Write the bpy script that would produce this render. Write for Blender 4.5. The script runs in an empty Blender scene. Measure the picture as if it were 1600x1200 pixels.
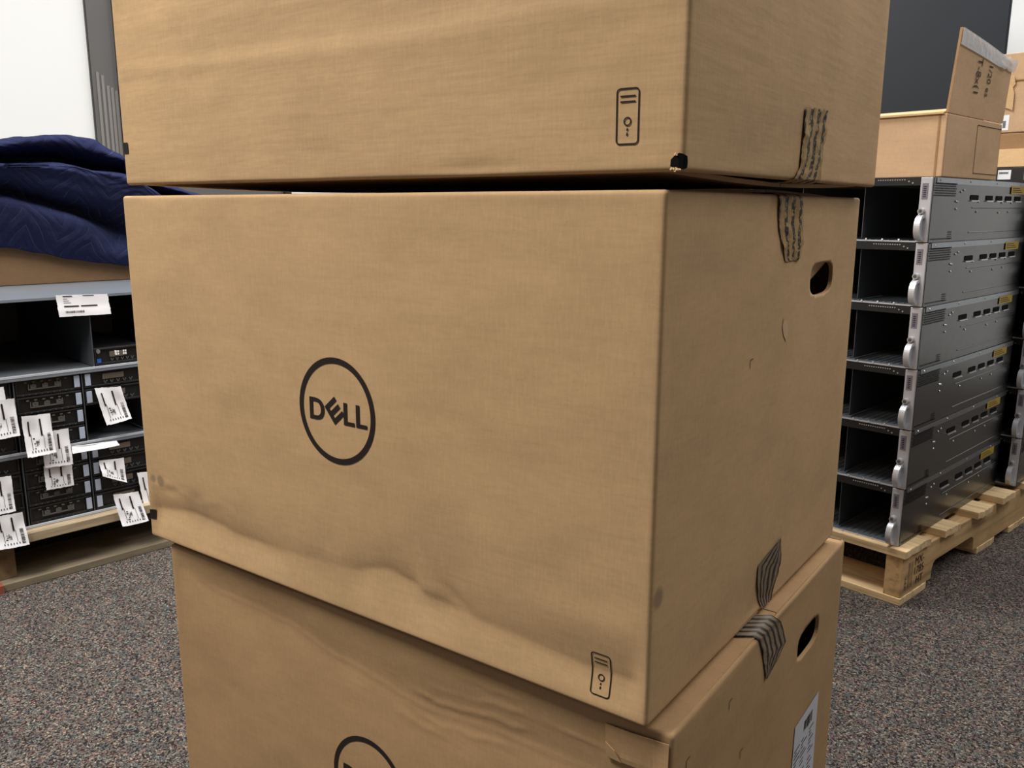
import bpy, math, random
from math import sin, cos, pi, radians, sqrt
from mathutils import Vector, Matrix, noise

random.seed(7)
SC = bpy.context.scene
COL = SC.collection

# ------------------------------------------------------------------ helpers
class MB:
    """collects faces and links them as one mesh object"""
    def __init__(self):
        self.v = []; self.f = []; self.m = []; self.uv = {}
    def add(self, vs, fs, mi=0):
        b = len(self.v)
        self.v += [tuple(p) for p in vs]
        for f in fs:
            self.f.append(tuple(b + i for i in f)); self.m.append(mi)
        return b
    def box(self, x0, x1, y0, y1, z0, z1, mi=0, skip=()):
        vs = [(x0,y0,z0),(x1,y0,z0),(x1,y1,z0),(x0,y1,z0),(x0,y0,z1),(x1,y0,z1),(x1,y1,z1),(x0,y1,z1)]
        fs = {'b':(0,3,2,1),'t':(4,5,6,7),'f':(0,1,5,4),'r':(1,2,6,5),'k':(2,3,7,6),'l':(3,0,4,7)}
        self.add(vs, [f for k, f in fs.items() if k not in skip], mi)
    def quad(self, a, b, c, d, mi=0):
        self.add([a, b, c, d], [(0,1,2,3)], mi)
    def cyl(self, c, axis, r, h, n=16, mi=0, r2=None):
        r2 = r if r2 is None else r2
        ax = Vector(axis).normalized(); u = ax.orthogonal().normalized(); w = ax.cross(u)
        c = Vector(c); vs = []
        for k in range(n):
            a = 2*pi*k/n; vs.append(c + r*(cos(a)*u + sin(a)*w))
        for k in range(n):
            a = 2*pi*k/n; vs.append(c + ax*h + r2*(cos(a)*u + sin(a)*w))
        fs = [(k, (k+1) % n, n+(k+1) % n, n+k) for k in range(n)]
        fs.append(tuple(range(n-1, -1, -1))); fs.append(tuple(range(n, 2*n)))
        self.add(vs, fs, mi)
    def prism(self, poly, fn0, fn1, mi=0):
        """poly of 2D points; fn0/fn1 map a 2D point to the two end faces"""
        n = len(poly)
        vs = [fn0(*p) for p in poly] + [fn1(*p) for p in poly]
        fs = [(k, (k+1) % n, n+(k+1) % n, n+k) for k in range(n)]
        fs.append(tuple(range(n-1, -1, -1))); fs.append(tuple(range(n, 2*n)))
        self.add(vs, fs, mi)
    def grid(self, rows, mi=0, uv=None):
        nr, nc = len(rows), len(rows[0])
        b = len(self.v)
        for r in rows: self.v += [tuple(p) for p in r]
        if uv:
            for i in range(nr):
                for j in range(nc): self.uv[b+i*nc+j] = uv[i][j]
        for i in range(nr-1):
            for j in range(nc-1):
                self.f.append((b+i*nc+j, b+i*nc+j+1, b+(i+1)*nc+j+1, b+(i+1)*nc+j)); self.m.append(mi)
    def build(self, name, mats, parent=None, smooth=False, bevel=0, loc=None, rotz=0):
        me = bpy.data.meshes.new(name)
        me.from_pydata(self.v, [], self.f)
        if not isinstance(mats, (list, tuple)): mats = [mats]
        for m in mats: me.materials.append(m)
        me.polygons.foreach_set('material_index', self.m)
        if self.uv:
            ul = me.uv_layers.new(name='UVMap')
            for li, l in enumerate(me.loops): ul.data[li].uv = self.uv.get(l.vertex_index, (0, 0))
        if smooth: me.polygons.foreach_set('use_smooth', [True]*len(me.polygons))
        me.update()
        o = bpy.data.objects.new(name, me); COL.objects.link(o)
        if parent: o.parent = parent
        if loc is not None: o.location = loc
        o.rotation_euler.z = rotz
        if bevel:
            bv = o.modifiers.new('edge', 'BEVEL'); bv.width = bevel; bv.segments = 2; bv.limit_method = 'ANGLE'
        return o

def tag(o, label=None, cat=None, group=None, kind=None):
    if label: o['label'] = label
    if cat: o['category'] = cat
    if group: o['group'] = group
    if kind: o['kind'] = kind
    return o
def empty(name, loc=(0,0,0), rotz=0, **k):
    o = bpy.data.objects.new(name, None); COL.objects.link(o)
    o.location = loc; o.rotation_euler.z = rotz; o.empty_display_size = .05
    return tag(o, **k)
def copy_tree(o, parent=None):
    c = o.copy(); COL.objects.link(c); c.parent = parent
    for ch in list(o.children): copy_tree(ch, c)
    return c
def sstep(a, b, x):
    t = min(1, max(0, (x-a)/(b-a))) if b != a else float(x > a)
    return t*t*(3-2*t)
def lerp(a, b, t): return a+(b-a)*t
def interp(x, pts):
    if x <= pts[0][0]: return pts[0][1]
    for (x0, y0), (x1, y1) in zip(pts, pts[1:]):
        if x <= x1:
            t = (x-x0)/(x1-x0); t = t*t*(3-2*t)
            return y0+(y1-y0)*t
    return pts[-1][1]
def resample(pts, n):
    L = [0]
    for a, b in zip(pts, pts[1:]): L.append(L[-1]+math.dist(a, b))
    out = []
    for k in range(n):
        s = L[-1]*k/(n-1); i = 0
        while i < len(L)-2 and L[i+1] < s: i += 1
        t = (s-L[i])/max(1e-9, L[i+1]-L[i])
        out.append(tuple(lerp(p, q, t) for p, q in zip(pts[i], pts[i+1])))
    return out

# ------------------------------------------------------------------ materials
def srgb(r, g, b):
    def f(c):
        c /= 255
        return c/12.92 if c <= .04045 else ((c+.055)/1.055)**2.4
    return (f(r), f(g), f(b), 1)
class NT:
    def __init__(self, name):
        self.m = bpy.data.materials.new(name); self.m.use_nodes = True
        self.t = self.m.node_tree; self.b = self.t.nodes['Principled BSDF']
    def n(self, typ, **kw):
        nd = self.t.nodes.new(typ)
        for k, v in kw.items():
            if k.startswith('i_'): nd.inputs[k[2:].replace('_', ' ')].default_value = v
            else: setattr(nd, k, v)
        return nd
    def l(self, a, b): self.t.links.new(a, b)
    def noise(self, vec, scale, detail=4, rough=.55):
        nd = self.n('ShaderNodeTexNoise'); nd.inputs['Scale'].default_value = scale
        nd.inputs['Detail'].default_value = detail; nd.inputs['Roughness'].default_value = rough
        if vec is not None: self.l(vec, nd.inputs['Vector'])
        return nd.outputs['Fac']
    def map(self, vec, scale=(1,1,1), loc=(0,0,0), rot=(0,0,0)):
        nd = self.n('ShaderNodeMapping'); nd.inputs['Scale'].default_value = scale
        nd.inputs['Location'].default_value = loc; nd.inputs['Rotation'].default_value = rot
        self.l(vec, nd.inputs['Vector']); return nd.outputs['Vector']
    def ramp(self, fac, stops, interp='LINEAR'):
        nd = self.n('ShaderNodeValToRGB'); cr = nd.color_ramp; cr.interpolation = interp
        while len(cr.elements) < len(stops): cr.elements.new(.5)
        for e, (p, c) in zip(cr.elements, stops):
            e.position = p; e.color = c if len(c) == 4 else (*c, 1)
        self.l(fac, nd.inputs['Fac']); return nd.outputs['Color']
    def mix(self, fac, a, b, typ='MIX'):
        nd = self.n('ShaderNodeMix', data_type='RGBA', blend_type=typ)
        for sock, val in ((nd.inputs[0], fac), (nd.inputs[6], a), (nd.inputs[7], b)):
            if isinstance(val, (int, float)): sock.default_value = val
            elif isinstance(val, tuple): sock.default_value = val
            else: self.l(val, sock)
        return nd.outputs[2]
    def math(self, op, a, b=0.):
        nd = self.n('ShaderNodeMath', operation=op)
        for sock, val in ((nd.inputs[0], a), (nd.inputs[1], b)):
            if isinstance(val, (int, float)): sock.default_value = val
            else: self.l(val, sock)
        return nd.outputs[0]
    def bump(self, h, strength=.3, dist=.001, normal=None):
        nd = self.n('ShaderNodeBump'); nd.inputs['Strength'].default_value = strength
        nd.inputs['Distance'].default_value = dist; self.l(h, nd.inputs['Height'])
        if normal is not None: self.l(normal, nd.inputs['Normal'])
        return nd.outputs['Normal']
    def obj(self): return self.n('ShaderNodeTexCoord').outputs['Object']
    def uv(self): return self.n('ShaderNodeTexCoord').outputs['UV']
    def out(self, col=None, rough=.5, metal=0., normal=None, spec=None):
        b = self.b
        if col is not None:
            if isinstance(col, tuple): b.inputs['Base Color'].default_value = col
            else: self.l(col, b.inputs['Base Color'])
        if isinstance(rough, (int, float)): b.inputs['Roughness'].default_value = rough
        else: self.l(rough, b.inputs['Roughness'])
        b.inputs['Metallic'].default_value = metal
        if spec is not None: b.inputs['Specular IOR Level'].default_value = spec
        if normal is not None: self.l(normal, b.inputs['Normal'])
        return self.m

def plain(name, col, rough=.5, metal=0., var=.06, scale=30, spec=None):
    t = NT(name); n = t.noise(t.obj(), scale, 3)
    c = t.mix(t.math('MULTIPLY', n, var*2), col, tuple(x*.35 for x in col[:3])+(1,))
    return t.out(c, rough, metal, spec=spec)

def cardboard(name, base, spots=(), wave=.25):
    t = NT(name); o = t.obj()
    big = t.noise(t.map(o, (1,1,2.2)), 7, 5, .6)
    fib = t.noise(t.map(o, (45,45,260)), 1.0, 4, .65)
    fib2 = t.noise(t.map(o, (420,420,60)), 1.0, 3, .6)
    fine = t.noise(o, 520, 2, .6)
    c = t.mix(t.ramp(big, [(.3, (0,0,0)), (.75, (1,1,1))]), base, tuple(x*.80 for x in base[:3])+(1,))
    c = t.mix(t.math('MULTIPLY', t.ramp(fib, [(.42, (0,0,0)), (.66, (1,1,1))]), .15), c, tuple(x*.55 for x in base[:3])+(1,))
    c = t.mix(t.math('MULTIPLY', t.ramp(fib2, [(.45, (0,0,0)), (.65, (1,1,1))]), .12), c, tuple(min(1, x*1.35) for x in base[:3])+(1,))
    fl = t.ramp(fine, [(.62, (0,0,0)), (.72, (1,1,1))])
    c = t.mix(t.math('MULTIPLY', fl, .28), c, tuple(x*.5 for x in base[:3])+(1,))
    for (p, r, k) in spots:
        d = t.n('ShaderNodeVectorMath', operation='DISTANCE'); t.l(o, d.inputs[0]); d.inputs[1].default_value = p
        w = t.math('ADD', d.outputs['Value'], t.math('MULTIPLY', t.math('SUBTRACT', big, .5), r*1.2))
        mk = t.ramp(t.math('DIVIDE', w, r), [(.55, (1,1,1)), (1.0, (0,0,0))])
        c = t.mix(t.math('MULTIPLY', mk, k), c, (.045,.04,.035,1))
    wv = t.n('ShaderNodeTexNoise'); wv.inputs['Scale'].default_value = 1.; wv.inputs['Detail'].default_value = 3
    t.l(t.map(o, (6,6,60)), wv.inputs['Vector'])
    n1 = t.bump(wv.outputs['Fac'], wave, .004)
    n2 = t.bump(fib2, .18, .0004, t.bump(fib, .10, .0005, n1))
    return t.out(c, .78, 0, n2, .25)

KRAFT = srgb(203,167,123)
M = {}
M['kraft_a'] = cardboard('kraft_top', KRAFT, wave=.20)
M['kraft_b'] = cardboard('kraft_middle', KRAFT,
    spots=[((-.6962,0,.0788),.0062,.38), ((-.681,0,.0785),.0085,.45), ((-.61,0,.058),.03,.10), ((0,.012,.11),.010,.45), ((-.22,0,.115),.05,.10)], wave=.08)
M['kraft_c'] = cardboard('kraft_bottom_shaded', tuple(x*k for x, k in zip(KRAFT[:3], (.80,.77,.74)))+(1,), wave=.05)  # same kraft darkened, painting in the light's falloff towards the floor
M['kraft_rim'] = cardboard('kraft_rim', srgb(186,148,106), wave=.02)
M['kraft_edge'] = cardboard('kraft_edge', srgb(222,184,136), wave=.1)
M['kraft_far'] = cardboard('kraft_carton_far', srgb(212,176,138), wave=.1)
M['kraft_dark'] = cardboard('kraft_shade', srgb(170,132,92), wave=.1)
M['kraft_blanket_shadow'] = cardboard('kraft_blanket_shadow', srgb(128,100,72), wave=.1)  # kraft darkened to paint the blanket's shadow on the carton below it
M['ink'] = plain('printed_ink', srgb(42,33,30), .7, spec=.2)
M['ink_soft'] = plain('marker_ink', srgb(62,52,44), .8, spec=.2)
M['void'] = plain('deep_black', srgb(14,14,14), .8, spec=.1)
M['paper'] = plain('white_paper', srgb(246,246,250), .7, var=.03, scale=20)
M['label_paper'] = plain('label_paper', srgb(205,205,212), .6, var=.03)
M['black_plastic'] = plain('black_plastic', srgb(24,25,27), .45)
M['bay_black'] = plain('bay_black', srgb(98,103,108), .42, .1)
M['graphite'] = plain('graphite_sheet', srgb(92,97,102), .4, .4)
M['slate'] = plain('slate_coating', srgb(28,35,44), .5, var=.03)
M['yellow'] = plain('yellow_label', srgb(196,164,40), .5, var=.1)
M['tab'] = plain('pale_blue_tab', srgb(178,188,208), .5, var=.04)
M['taupe'] = plain('taupe_label', srgb(98,90,80), .5)
M['port'] = plain('port_metal', srgb(120,120,118), .4, .3)
M['blue'] = plain('blue_sticker', srgb(46,92,170), .45)
M['grey_disc'] = plain('grey_disc', srgb(120,122,126), .4)
M['red_paint'] = plain('red_paint', srgb(150,80,62), .8)
M['plaster'] = plain('white_wall_paint', srgb(240,241,240), .85, var=.01, scale=3)
M['frame_dark'] = plain('dark_window_frame', srgb(34,33,36), .5)
M['slat'] = plain('grey_reflection', srgb(132,129,124), .6)

def metal(name, col, rough, streak=(1,60,60), spang=.18):
    t = NT(name); o = t.obj()
    n = t.noise(t.map(o, streak), 3, 2, .5); v = t.n('ShaderNodeTexVoronoi'); v.inputs['Scale'].default_value = 55
    t.l(o, v.inputs['Vector'])
    sp = t.math('MULTIPLY', v.outputs['Color'], spang) if False else t.noise(o, 40, 2)
    c = t.mix(t.math('MULTIPLY', sp, spang), col, tuple(x*.5 for x in col[:3])+(1,))
    r = t.math('ADD', t.math('MULTIPLY', sp, .06), rough-.03)
    return t.out(c, r, 1.)
M['galv'] = metal('galvanised_steel', srgb(98,99,99), .25)
M['galv_top'] = metal('galvanised_lid', srgb(150,156,162), .3, (60,1,60))
M['ear'] = plain('pale_silver', srgb(206,208,214), .34, .35, .05)
M['chrome'] = plain('bright_metal', srgb(200,200,204), .25, .5, .05)

def wood(name, base, axis):
    t = NT(name); o = t.obj()
    rnd = t.n('ShaderNodeObjectInfo').outputs['Random']
    add = t.n('ShaderNodeVectorMath', operation='ADD'); t.l(o, add.inputs[0])
    cmb = t.n('ShaderNodeCombineXYZ')
    for k in range(3): t.l(t.math('MULTIPLY', rnd, 9.), cmb.inputs[k])
    t.l(cmb.outputs[0], add.inputs[1]); o2 = add.outputs[0]
    sc = [38, 38, 38]; sc[axis] = 2.5
    g = t.noise(t.map(o2, tuple(sc)), 1.2, 6, .65)
    blotch = t.noise(o2, 6, 4)
    c = t.ramp(g, [(.28, tuple(x*.50 for x in base[:3])), (.48, base[:3]), (.72, tuple(min(1, x*1.25) for x in base[:3]))])
    c = t.mix(t.math('MULTIPLY', t.ramp(blotch, [(.5, (0,0,0)), (.8, (1,1,1))]), .5), c, tuple(x*.42 for x in base[:3])+(1,))
    return t.out(c, .8, 0, t.bump(g, .5, .0015), .25)
M['wood_x'] = wood('pallet_wood_along', srgb(230,200,154), 0)
M['wood_y'] = wood('pallet_wood_across', srgb(206,170,122), 1)
M['wood_old_x'] = wood('old_pallet_wood_along', srgb(176,158,130), 0)
M['wood_old_y'] = wood('old_pallet_wood_across', srgb(120,98,72), 1)
M['wood_grey_shaded_x'] = wood('weathered_shaded_wood', srgb(128,116,96), 0)  # weathered grey wood, darkened further for the shade under the deck

def tape_mat(name, heavy):
    t = NT(name); uv = t.uv()
    sep = t.n('ShaderNodeSeparateXYZ'); t.l(uv, sep.inputs[0])
    w = t.noise(t.map(uv, (2, 2, 1)), 2, 2)
    ph = t.math('ADD', t.math('ADD', t.math('MULTIPLY', sep.outputs[0], 6.283*(5 if heavy else 3.4)), t.math('MULTIPLY', sep.outputs[1], 2.5)), t.math('MULTIPLY', w, 2.5))
    s = t.math('SINE', ph)
    st = t.ramp(s, [(.02, (0,0,0)), (.30, (1,1,1))])
    rag = t.noise(t.map(uv, (5, 7, 1)), 2, 4, .65)
    sh = t.noise(t.map(uv, (9, 3, 1), (3, 1, 0)), 2, 5, .7)
    lo = .30 if heavy else .42
    mask = t.math('MULTIPLY', st, t.ramp(rag, [(lo, (0,0,0)), (lo+.08, (1,1,1))]))
    base = t.mix(sh, srgb(112,96,76), srgb(140,120,92)) if heavy else t.mix(t.ramp(sh, [(.35, (0,0,0)), (.65, (1,1,1))]), srgb(140,114,76), srgb(186,152,98))
    c = t.mix(mask, base, srgb(36,31,32))
    cr = t.ramp(sh, [(.62, (0,0,0)), (.68, (1,1,1))])
    c = t.mix(t.math('MULTIPLY', cr, .55 if not heavy else .15), c, srgb(70,60,60))
    return t.out(c, .48 if heavy else .62, 0, t.bump(rag, .35, .002, t.bump(sh, .3, .001)), .15 if not heavy else .3)
M['tape'] = tape_mat('strapping_tape', False)
M['tape_dark'] = tape_mat('strapping_tape_striped', True)

def clear_tape():
    t = NT('clear_tape'); n = t.noise(t.obj(), 60, 3)
    t.b.inputs['Alpha'].default_value = .72
    return t.out(srgb(206,208,214), .18, 0, t.bump(n, .5, .003), .6)
M['clear'] = clear_tape()

def carpet():
    t = NT('speckled_carpet'); o = t.obj()
    n1 = t.noise(o, 420, 3, .7)
    v = t.n('ShaderNodeTexVoronoi'); v.inputs['Scale'].default_value = 330; t.l(o, v.inputs['Vector'])
    sep = t.n('ShaderNodeSeparateColor'); t.l(v.outputs['Color'], sep.inputs[0])
    c = t.ramp(sep.outputs[0], [(0, srgb(62,59,60)), (.24, srgb(126,121,120)), (.44, srgb(106,104,110)), (.58, srgb(154,147,141)), (.72, srgb(130,108,106)), (.80, srgb(114,121,116)), (.88, srgb(184,176,164)), (.95, srgb(74,70,72))], 'CONSTANT')
    dk = t.ramp(n1, [(.36, (.10,.10,.10)), (.62, (1.00,.965,.93))])
    c = t.mix(1., c, dk, 'MULTIPLY')
    big = t.noise(o, 14, 4, .7)
    c = t.mix(1., c, t.ramp(big, [(.3, (.80,.80,.82)), (.7, (1.12,1.10,1.06))]), 'MULTIPLY')
    hue = t.n('ShaderNodeTexNoise'); hue.inputs['Scale'].default_value = 55; hue.inputs['Detail'].default_value = 2; t.l(o, hue.inputs['Vector'])
    hc = t.ramp(hue.outputs['Fac'], [(.30, (.86,.98,1.02)), (.42, (.98,1.04,1.0)), (.50, (1.,.98,.98)), (.58, (1.14,1.02,.90)), (.70, (1.12,.92,.96))])
    c = t.mix(1., c, hc, 'MULTIPLY')
    h = t.math('ADD', n1, t.math('MULTIPLY', v.outputs['Distance'], -.6))
    return t.out(c, .95, 0, t.bump(h, .7, .003), .1)
M['carpet'] = carpet()

def blanket_mat():
    t = NT('navy_quilted_cloth'); uv = t.uv()
    sep = t.n('ShaderNodeSeparateXYZ'); t.l(uv, sep.inputs[0])
    u, v = sep.outputs[0], sep.outputs[1]
    tri = t.math('ABSOLUTE', t.math('SUBTRACT', t.math('FRACT', t.math('DIVIDE', u, .16)), .5))
    ph = t.math('FRACT', t.math('DIVIDE', t.math('ADD', v, t.math('MULTIPLY', tri, .20)), .040))
    d = t.math('ABSOLUTE', t.math('SUBTRACT', ph, .5))
    ln = t.ramp(d, [(0, (1,1,1)), (.035, (0,0,0))])
    puff = t.ramp(d, [(0, (0,0,0)), (.5, (1,1,1))])
    brk = t.ramp(t.noise(t.map(uv, (9,9,9)), 1.4, 2), [(.42, (0,0,0)), (.58, (1,1,1))])
    nz = t.noise(uv, 120, 4)
    c = t.mix(nz, srgb(33,37,62), srgb(50,56,90))
    c = t.mix(t.math('MULTIPLY', t.math('MULTIPLY', ln, brk), .34), c, srgb(128,132,160))
    n = t.bump(puff, .45, .004); n = t.bump(nz, .4, .002, n)
    return t.out(c, .95, 0, n, .05)
M['navy'] = blanket_mat()

def glass_mat():
    t = NT('dark_tinted_glass'); n = t.noise(t.obj(), 4, 2)
    t.b.inputs['Alpha'].default_value = .88
    return t.out(t.mix(n, srgb(112,111,110), srgb(104,102,100)), .3, 0)
M['glass'] = glass_mat()

# ------------------------------------------------------------------ camera
FPX, YAW, PITCH, ROLL = 1334.282, .627704, -.2023359, .0025844
CAMLOC = Vector((.276974, -.568567, .858260))
def camera():
    cy, sy, cp, sp = cos(YAW), sin(YAW), cos(PITCH), sin(PITCH)
    f = Vector((-sy*cp, cy*cp, sp)); r = Vector((cy, sy, 0)); u = r.cross(f)
    r2 = cos(ROLL)*r + sin(ROLL)*u; u2 = -sin(ROLL)*r + cos(ROLL)*u
    cam = bpy.data.cameras.new('camera'); cam.sensor_width = 36; cam.lens = FPX/1600*36
    cam.clip_start = .02
    o = bpy.data.objects.new('camera', cam); COL.objects.link(o)
    o.matrix_world = Matrix(((r2.x,u2.x,-f.x,CAMLOC.x),(r2.y,u2.y,-f.y,CAMLOC.y),(r2.z,u2.z,-f.z,CAMLOC.z),(0,0,0,1)))
    SC.camera = o
camera()

# ------------------------------------------------------------------ big cartons
def nz(x, y, z): return noise.noise(Vector((x, y, z)))

class Carton:
    """a big kraft carton; local origin = front right bottom corner, x to the right, y into depth"""
    def __init__(self, W, D, H, front, right, hole, mat, seed):
        self.W, self.D, self.H, self.ff, self.fr, self.hole, self.mat, self.seed = W, D, H, front, right, hole, mat, seed
    def F(self, x, z):
        e = sstep(0, .02, -x)*sstep(0, .02, x+self.W)*sstep(-.004, .012, z)*sstep(-.004, .012, self.H-z)
        w = .0011*nz(x*6, self.seed, z*7) + .0004*nz(x*22, self.seed+3, z*30)
        return e*(w+self.ff(x, z))
    def Rr(self, y, z):
        e = sstep(0, .02, y)*sstep(0, .02, self.D-y)*sstep(-.004, .012, z)*sstep(-.004, .012, self.H-z)
        w = .0012*nz(y*6, self.seed+9, z*7)
        return e*(w+self.fr(y, z))
    def pf(self, x, z, off=.0005): return (x, -self.F(x, z)-off, z)
    def pr(self, y, z, off=.0005): return (self.Rr(y, z)+off, y, z)
    def body(self, parent):
        W, D, H = self.W, self.D, self.H; rc = .0036
        per = []
        st = .0029
        n = int((W-2*rc)/st)
        for k in range(n+1): per.append((-W+rc+(W-2*rc)*k/n, 0, 0, -1, 'f'))
        for k in range(1, 4): a = pi/2*k/4; per.append((-rc+rc*sin(a), rc-rc*cos(a), sin(a), -cos(a), 'c'))
        n = int((D-2*rc)/st)
        for k in range(n+1): per.append((0, rc+(D-2*rc)*k/n, 1, 0, 'r'))
        for k in range(1, 4): a = pi/2*k/4; per.append((-rc+rc*cos(a), D-rc+rc*sin(a), cos(a), sin(a), 'c'))
        for k in range(17): per.append((-rc-(W-2*rc)*k/16, D, 0, 1, 'b'))
        for k in range(1, 4): a = pi/2*k/4; per.append((-W+rc-rc*sin(a), D-rc+rc*cos(a), -sin(a), cos(a), 'c'))
        for k in range(17): per.append((-W, D-rc-(D-2*rc)*k/16, -1, 0, 'l'))
        for k in range(1, 4): a = pi/2*k/4; per.append((-W+rc-rc*cos(a), rc-rc*sin(a), -cos(a), -sin(a), 'c'))
        prof = []
        for k in range(5):
            a = pi/2*k/4; prof.append((rc*(1-sin(a)), rc*(1-cos(a))))  # inset, z
        n = int((H-2*rc)/st)
        for k in range(1, n): prof.append((0, rc+(H-2*rc)*k/n))
        for k in range(5):
            a = pi/2*k/4; prof.append((rc*(1-cos(a)), H-rc+rc*sin(a)))
        b = MB(); P = len(per); info = []
        for (ins, z) in prof:
            for (x, y, nx, ny, s) in per:
                d = 0
                if s == 'f': d = self.F(x, z)
                elif s == 'r': d = self.Rr(y, z)
                b.v.append((x+nx*(d-ins), y+ny*(d-ins), z)); info.append(s)
        def inh(y, z):
            cy_, cz_, hw, hh = self.hole
            return (abs((y-cy_)/hw)**3.2+abs((z-cz_)/hh)**3.2)**(1/3.2)
        dele = set(); keep = []
        R = len(prof)
        for i in range(R-1):
            for j in range(P):
                q = (i*P+j, i*P+(j+1) % P, (i+1)*P+(j+1) % P, (i+1)*P+j)
                if self.hole and all(info[k] == 'r' for k in q):
                    ys = sum(b.v[k][1] for k in q)/4; zz = sum(b.v[k][2] for k in q)/4
                    if inh(ys, zz) < 1: dele.update(q); continue
                keep.append(q)
        used = {}
        for q in keep:
            for k in q: used[k] = 1
        rim = [k for k in dele if k in used]
        b.f = keep; b.m = [0]*len(keep)
        if rim:
            cy_, cz_, hw, hh = self.hole
            for k in rim:
                x, y, z = b.v[k]; r = inh(y, z)
                if r > 0: b.v[k] = (x, cy_+(y-cy_)/r, cz_+(z-cz_)/r)
            rim.sort(key=lambda k: math.atan2((b.v[k][2]-cz_)/hh, (b.v[k][1]-cy_)/hw))
            inner = []
            for k in rim:
                x, y, z = b.v[k]; b.v.append((x-.004, y, z)); inner.append(len(b.v)-1)
            for k in range(len(rim)):
                k2 = (k+1) % len(rim)
                b.f.append((rim[k], rim[k2], inner[k2], inner[k])); b.m.append(1)
        o = b.build('carton_body', [self.mat, M['kraft_rim']], parent, smooth=True)
        for p in o.data.polygons:
            if p.material_index == 1: p.use_smooth = False
        return o
    def flap(self, name, parent, y0, y1, top, bulge, hinge_y, inset=.003):
        W = self.W; b = MB(); nx_, ny_ = 26, 12; th = .004
        up, lo = [], []
        for j in range(ny_+1):
            y = lerp(y0, y1, j/ny_); t = abs(y-hinge_y)/(self.D/2)
            ru, rl = [], []
            for i in range(nx_+1):
                x = lerp(-W+.003, -inset, i/nx_)
                e = lerp(.80, 1, sstep(0, .16, x+W))
                h = bulge*sin(min(1, t)*pi/2)*e + .0002*nz(x*9, y*9, self.seed)
                h = max(0, h)
                if top: ru.append((x, y, self.H-.0008+h)); rl.append((x, y, self.H-.0008-th+h))
                else: ru.append((x, y, .0008-h)); rl.append((x, y, .0008+th-h))
            up.append(ru); lo.append(rl)
        b.grid(up); b.grid(lo)
        for A, B in ((up[0], lo[0]), (up[-1], lo[-1]), ([r[0] for r in up], [r[0] for r in lo]), ([r[-1] for r in up], [r[-1] for r in lo])):
            b.grid([A, B], 1)
        return b.build(name, [self.mat, M['kraft_edge']], parent)
    def stroke(self, b, pts, w, surf, closed=False, step=.003):
        """ribbon of width w along 2D pts laid on a face"""
        if closed: pts = pts+[pts[0]]
        L = sum(math.dist(p, q) for p, q in zip(pts, pts[1:])); n = max(2, int(L/step)+1)
        if not closed and len(pts) == 2: rs = resample(pts, n)
        else:
            rs = []
            for p, q in zip(pts, pts[1:]):
                m = max(1, int(math.dist(p, q)/step)); rs += [(lerp(p[0], q[0], k/m), lerp(p[1], q[1], k/m)) for k in range(m)]
            if not closed: rs.append(pts[-1])
        N = len(rs); A, B = [], []
        for i, p in enumerate(rs):
            if closed: p0, p1 = rs[i-1], rs[(i+1) % N]
            else: p0, p1 = rs[max(0, i-1)], rs[min(N-1, i+1)]
            dx, dy = p1[0]-p0[0], p1[1]-p0[1]; l = math.hypot(dx, dy) or 1
            nx_, ny_ = -dy/l*w/2, dx/l*w/2
            A.append(surf(p[0]+nx_, p[1]+ny_)); B.append(surf(p[0]-nx_, p[1]-ny_))
        if closed: A.append(A[0]); B.append(B[0])
        b.grid([A, B])

def rrect(x0, x1, z0, z1, r, n=5):
    pts = []
    for cx, cz, a0 in ((x1-r, z1-r, 0), (x0+r, z1-r, 90), (x0+r, z0+r, 180), (x1-r, z0+r, 270)):
        for k in range(n+1):
            a = radians(a0+90*k/n); pts.append((cx+r*cos(a), cz+r*sin(a)))
    return pts

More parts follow.
